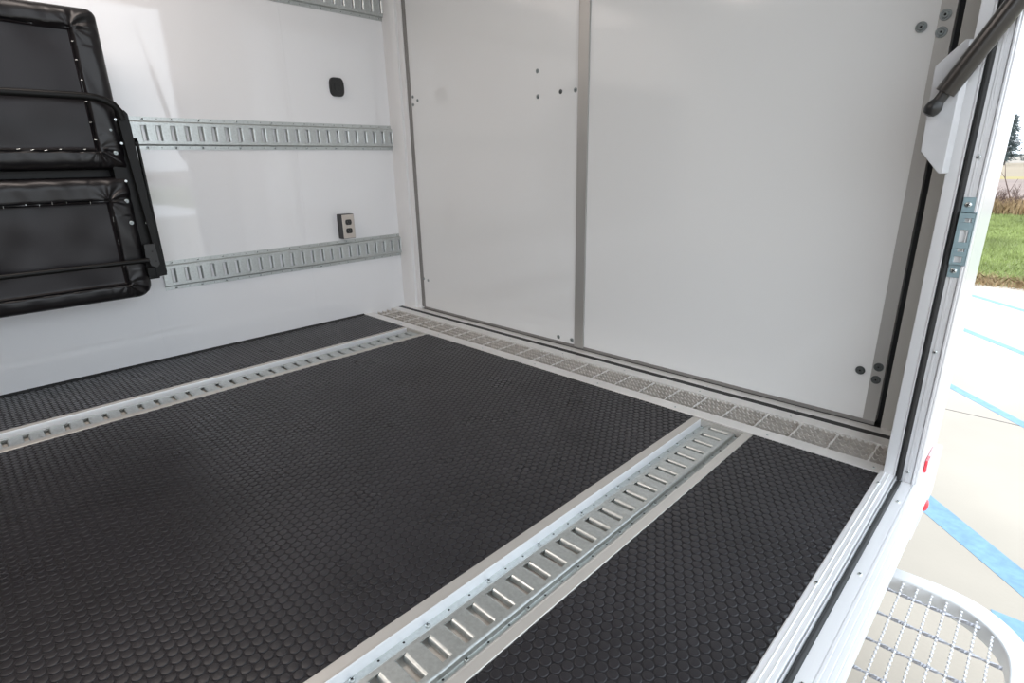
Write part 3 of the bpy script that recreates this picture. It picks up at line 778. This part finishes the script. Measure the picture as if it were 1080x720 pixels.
j = MB(); j.box((-12, 2.344, G-.001), (18, 2.352, G+.0008)); struct('trim_14', j, M['joint'])

# grass: individual blades, one uncountable body
def blades(n, x0, x1, y0, y1, h, wd, mt, name, label, lean=.4, seed=1, z=G-.01):
    r = np.random.default_rng(seed)
    px = r.uniform(x0, x1, n); py = r.uniform(y0, y1, n); a = r.uniform(0, 2*PI, n); hh = h*r.uniform(.5, 1.2, n)
    lx = r.normal(0, lean, n)*hh; ly = r.normal(0, lean, n)*hh; ww = wd*r.uniform(.6, 1.2, n)
    zz = np.full(n, z)
    A_ = np.stack([px-np.cos(a)*ww, py-np.sin(a)*ww, zz], 1); B_ = np.stack([px+np.cos(a)*ww, py+np.sin(a)*ww, zz], 1)
    C_ = np.stack([px+lx*.4, py+ly*.4, zz+hh*.6], 1); D_ = np.stack([px+lx, py+ly, zz+hh], 1)
    V = np.stack([A_, B_, C_+(B_-A_)*.3, D_, C_-(B_-A_)*.3], 1).reshape(-1, 3)
    F = (np.array([0, 1, 2, 3, 4])[None]+np.arange(n)[:, None]*5)
    me = D.meshes.new(name); me.vertices.add(len(V)); me.vertices.foreach_set('co', V.ravel())
    me.loops.add(F.size); me.loops.foreach_set('vertex_index', F.ravel()); me.polygons.add(n); me.polygons.foreach_set('loop_start', np.arange(n)*5)
    me.update(calc_edges=True); me.materials.append(mt)
    o = D.objects.new(name, me); col.objects.link(o); o['kind'] = 'stuff'; o['label'] = label; o['category'] = 'grass'; return o
blades(110000, -2.5, 7.5, 6.9, 17.0, .075, .006, M['blade'], 'lawn_grass', 'short green lawn beyond the pavement')
blades(9000, -2.0, 7.0, 6.52, 7.05, .10, .004, M['straw'], 'dry_grass_edge', 'straw coloured grass fringe along the pavement edge', .8, 2)
blades(24000, -3.5, 7.5, 16.3, 18.6, .34, .012, M['straw'], 'tall_dry_grass', 'tall straw coloured grass at the far side of the lawn', .35, 3)
def shrub(cx, cy, h, spread, label, seed):
    r = random.Random(seed); m_ = MB()
    def br(p, d, L, rad, lv):
        q = p+d*L; m_.tube([p, (p+q)/2+Vector((r.uniform(-1, 1), r.uniform(-1, 1), 0))*L*.06, q], [rad, rad*.8, rad*.55], 4)
        if lv > 0:
            for _ in range(r.choice((3, 4))):
                nd = (d+Vector((r.uniform(-1, 1), r.uniform(-1, 1), r.uniform(-.3, .7)))*.75).normalized()
                br(p+(q-p)*r.uniform(.35, 1), nd, L*r.uniform(.5, .8), rad*.55, lv-1)
    for _ in range(13):
        a = r.uniform(0, 2*PI); d = Vector((math.cos(a)*r.uniform(.1, .9), math.sin(a)*r.uniform(.1, .9), 1)).normalized()
        br(Vector((cx+r.uniform(-spread, spread)*.4, cy+r.uniform(-.3, .3), G-.02)), d, h*.42, .012, 3)
    o = m_.build('bare_shrub', M['twig']); tag(o, label, 'shrub', 'bare shrubs beyond the lawn'); return o
shrub(1.45, 17.3, .80, .6, 'bare brown twiggy shrub beyond the lawn, left one next to the door jamb', 1)
shrub(3.2, 17.9, .95, .6, 'bare brown twiggy shrub beyond the lawn, at the right edge of the photo', 2)
# thin leaning sapling in front of the field
m_ = MB(); m_.tube([(1.66, 17.9, G), (1.48, 17.95, G+.45), (1.34, 18.0, G+.80), (1.28, 18.0, G+1.15)], [.018, .014, .010, .004], 6)
m_.tube([(1.48, 17.95, G+.45), (1.60, 17.9, G+.80)], [.008, .003], 5); m_.tube([(1.34, 18.0, G+.8), (1.22, 18.0, G+.98)], [.006, .003], 5)
o = m_.build('leaning_sapling', M['twig'], smooth=True); tag(o, 'single thin bare sapling leaning left in front of the far field', 'sapling')

def conifer(cx, cy, H, Rb, label, seed, n=2600, lean=0):
    t = thing('fir_tree', label, 'tree', (cx, cy, G)); r = random.Random(seed)
    m_ = MB(); m_.tube([(cx, cy, G), (cx+lean*.5, cy, G+H*.5), (cx+lean, cy, G+H)], [.16, .09, .02], 8); part(t, 'trunk', m_, M['bark'], smooth=True)
    m_ = MB()
    nb = 150
    for k in range(nb):
        fz = .10+.90*(k/nb)**.9; z0 = G+H*fz; a = r.uniform(0, 2*PI)
        L = Rb*(1-fz)**.75*r.uniform(.45, 1.25)+.15
        d = Vector((math.cos(a), math.sin(a), r.uniform(-.05, .35)))
        b0 = Vector((cx+lean*fz, cy, z0))
        for q in range(int(6+L*9)):
            s_ = r.uniform(.12, 1); c0 = b0+d*L*s_+Vector((r.gauss(0, .12), r.gauss(0, .12), r.gauss(0, .10)-.10*s_))
            for _ in range(3):
                dd = Vector((r.gauss(0, 1), r.gauss(0, 1), r.gauss(0, .6)))+d*1.2; dd.normalize()
                sd_ = dd.cross(Vector((r.gauss(0, 1), r.gauss(0, 1), r.gauss(0, 1)))).normalized()*.035
                l = r.uniform(.18, .40)
                m_.add([c0-sd_, c0+sd_, c0+dd*l+sd_*.2, c0+dd*l-sd_*.2], [(0, 1, 2, 3)])
    part(t, 'needles', m_, M['fir']); return t
conifer(-4.15, 95, 5.9, 1.9, 'tall dark fir standing alone in the field right beside the door jamb', 5)
conifer(-1.60, 104, 4.3, 1.5, 'smaller dark fir at the right edge of the photo', 8)
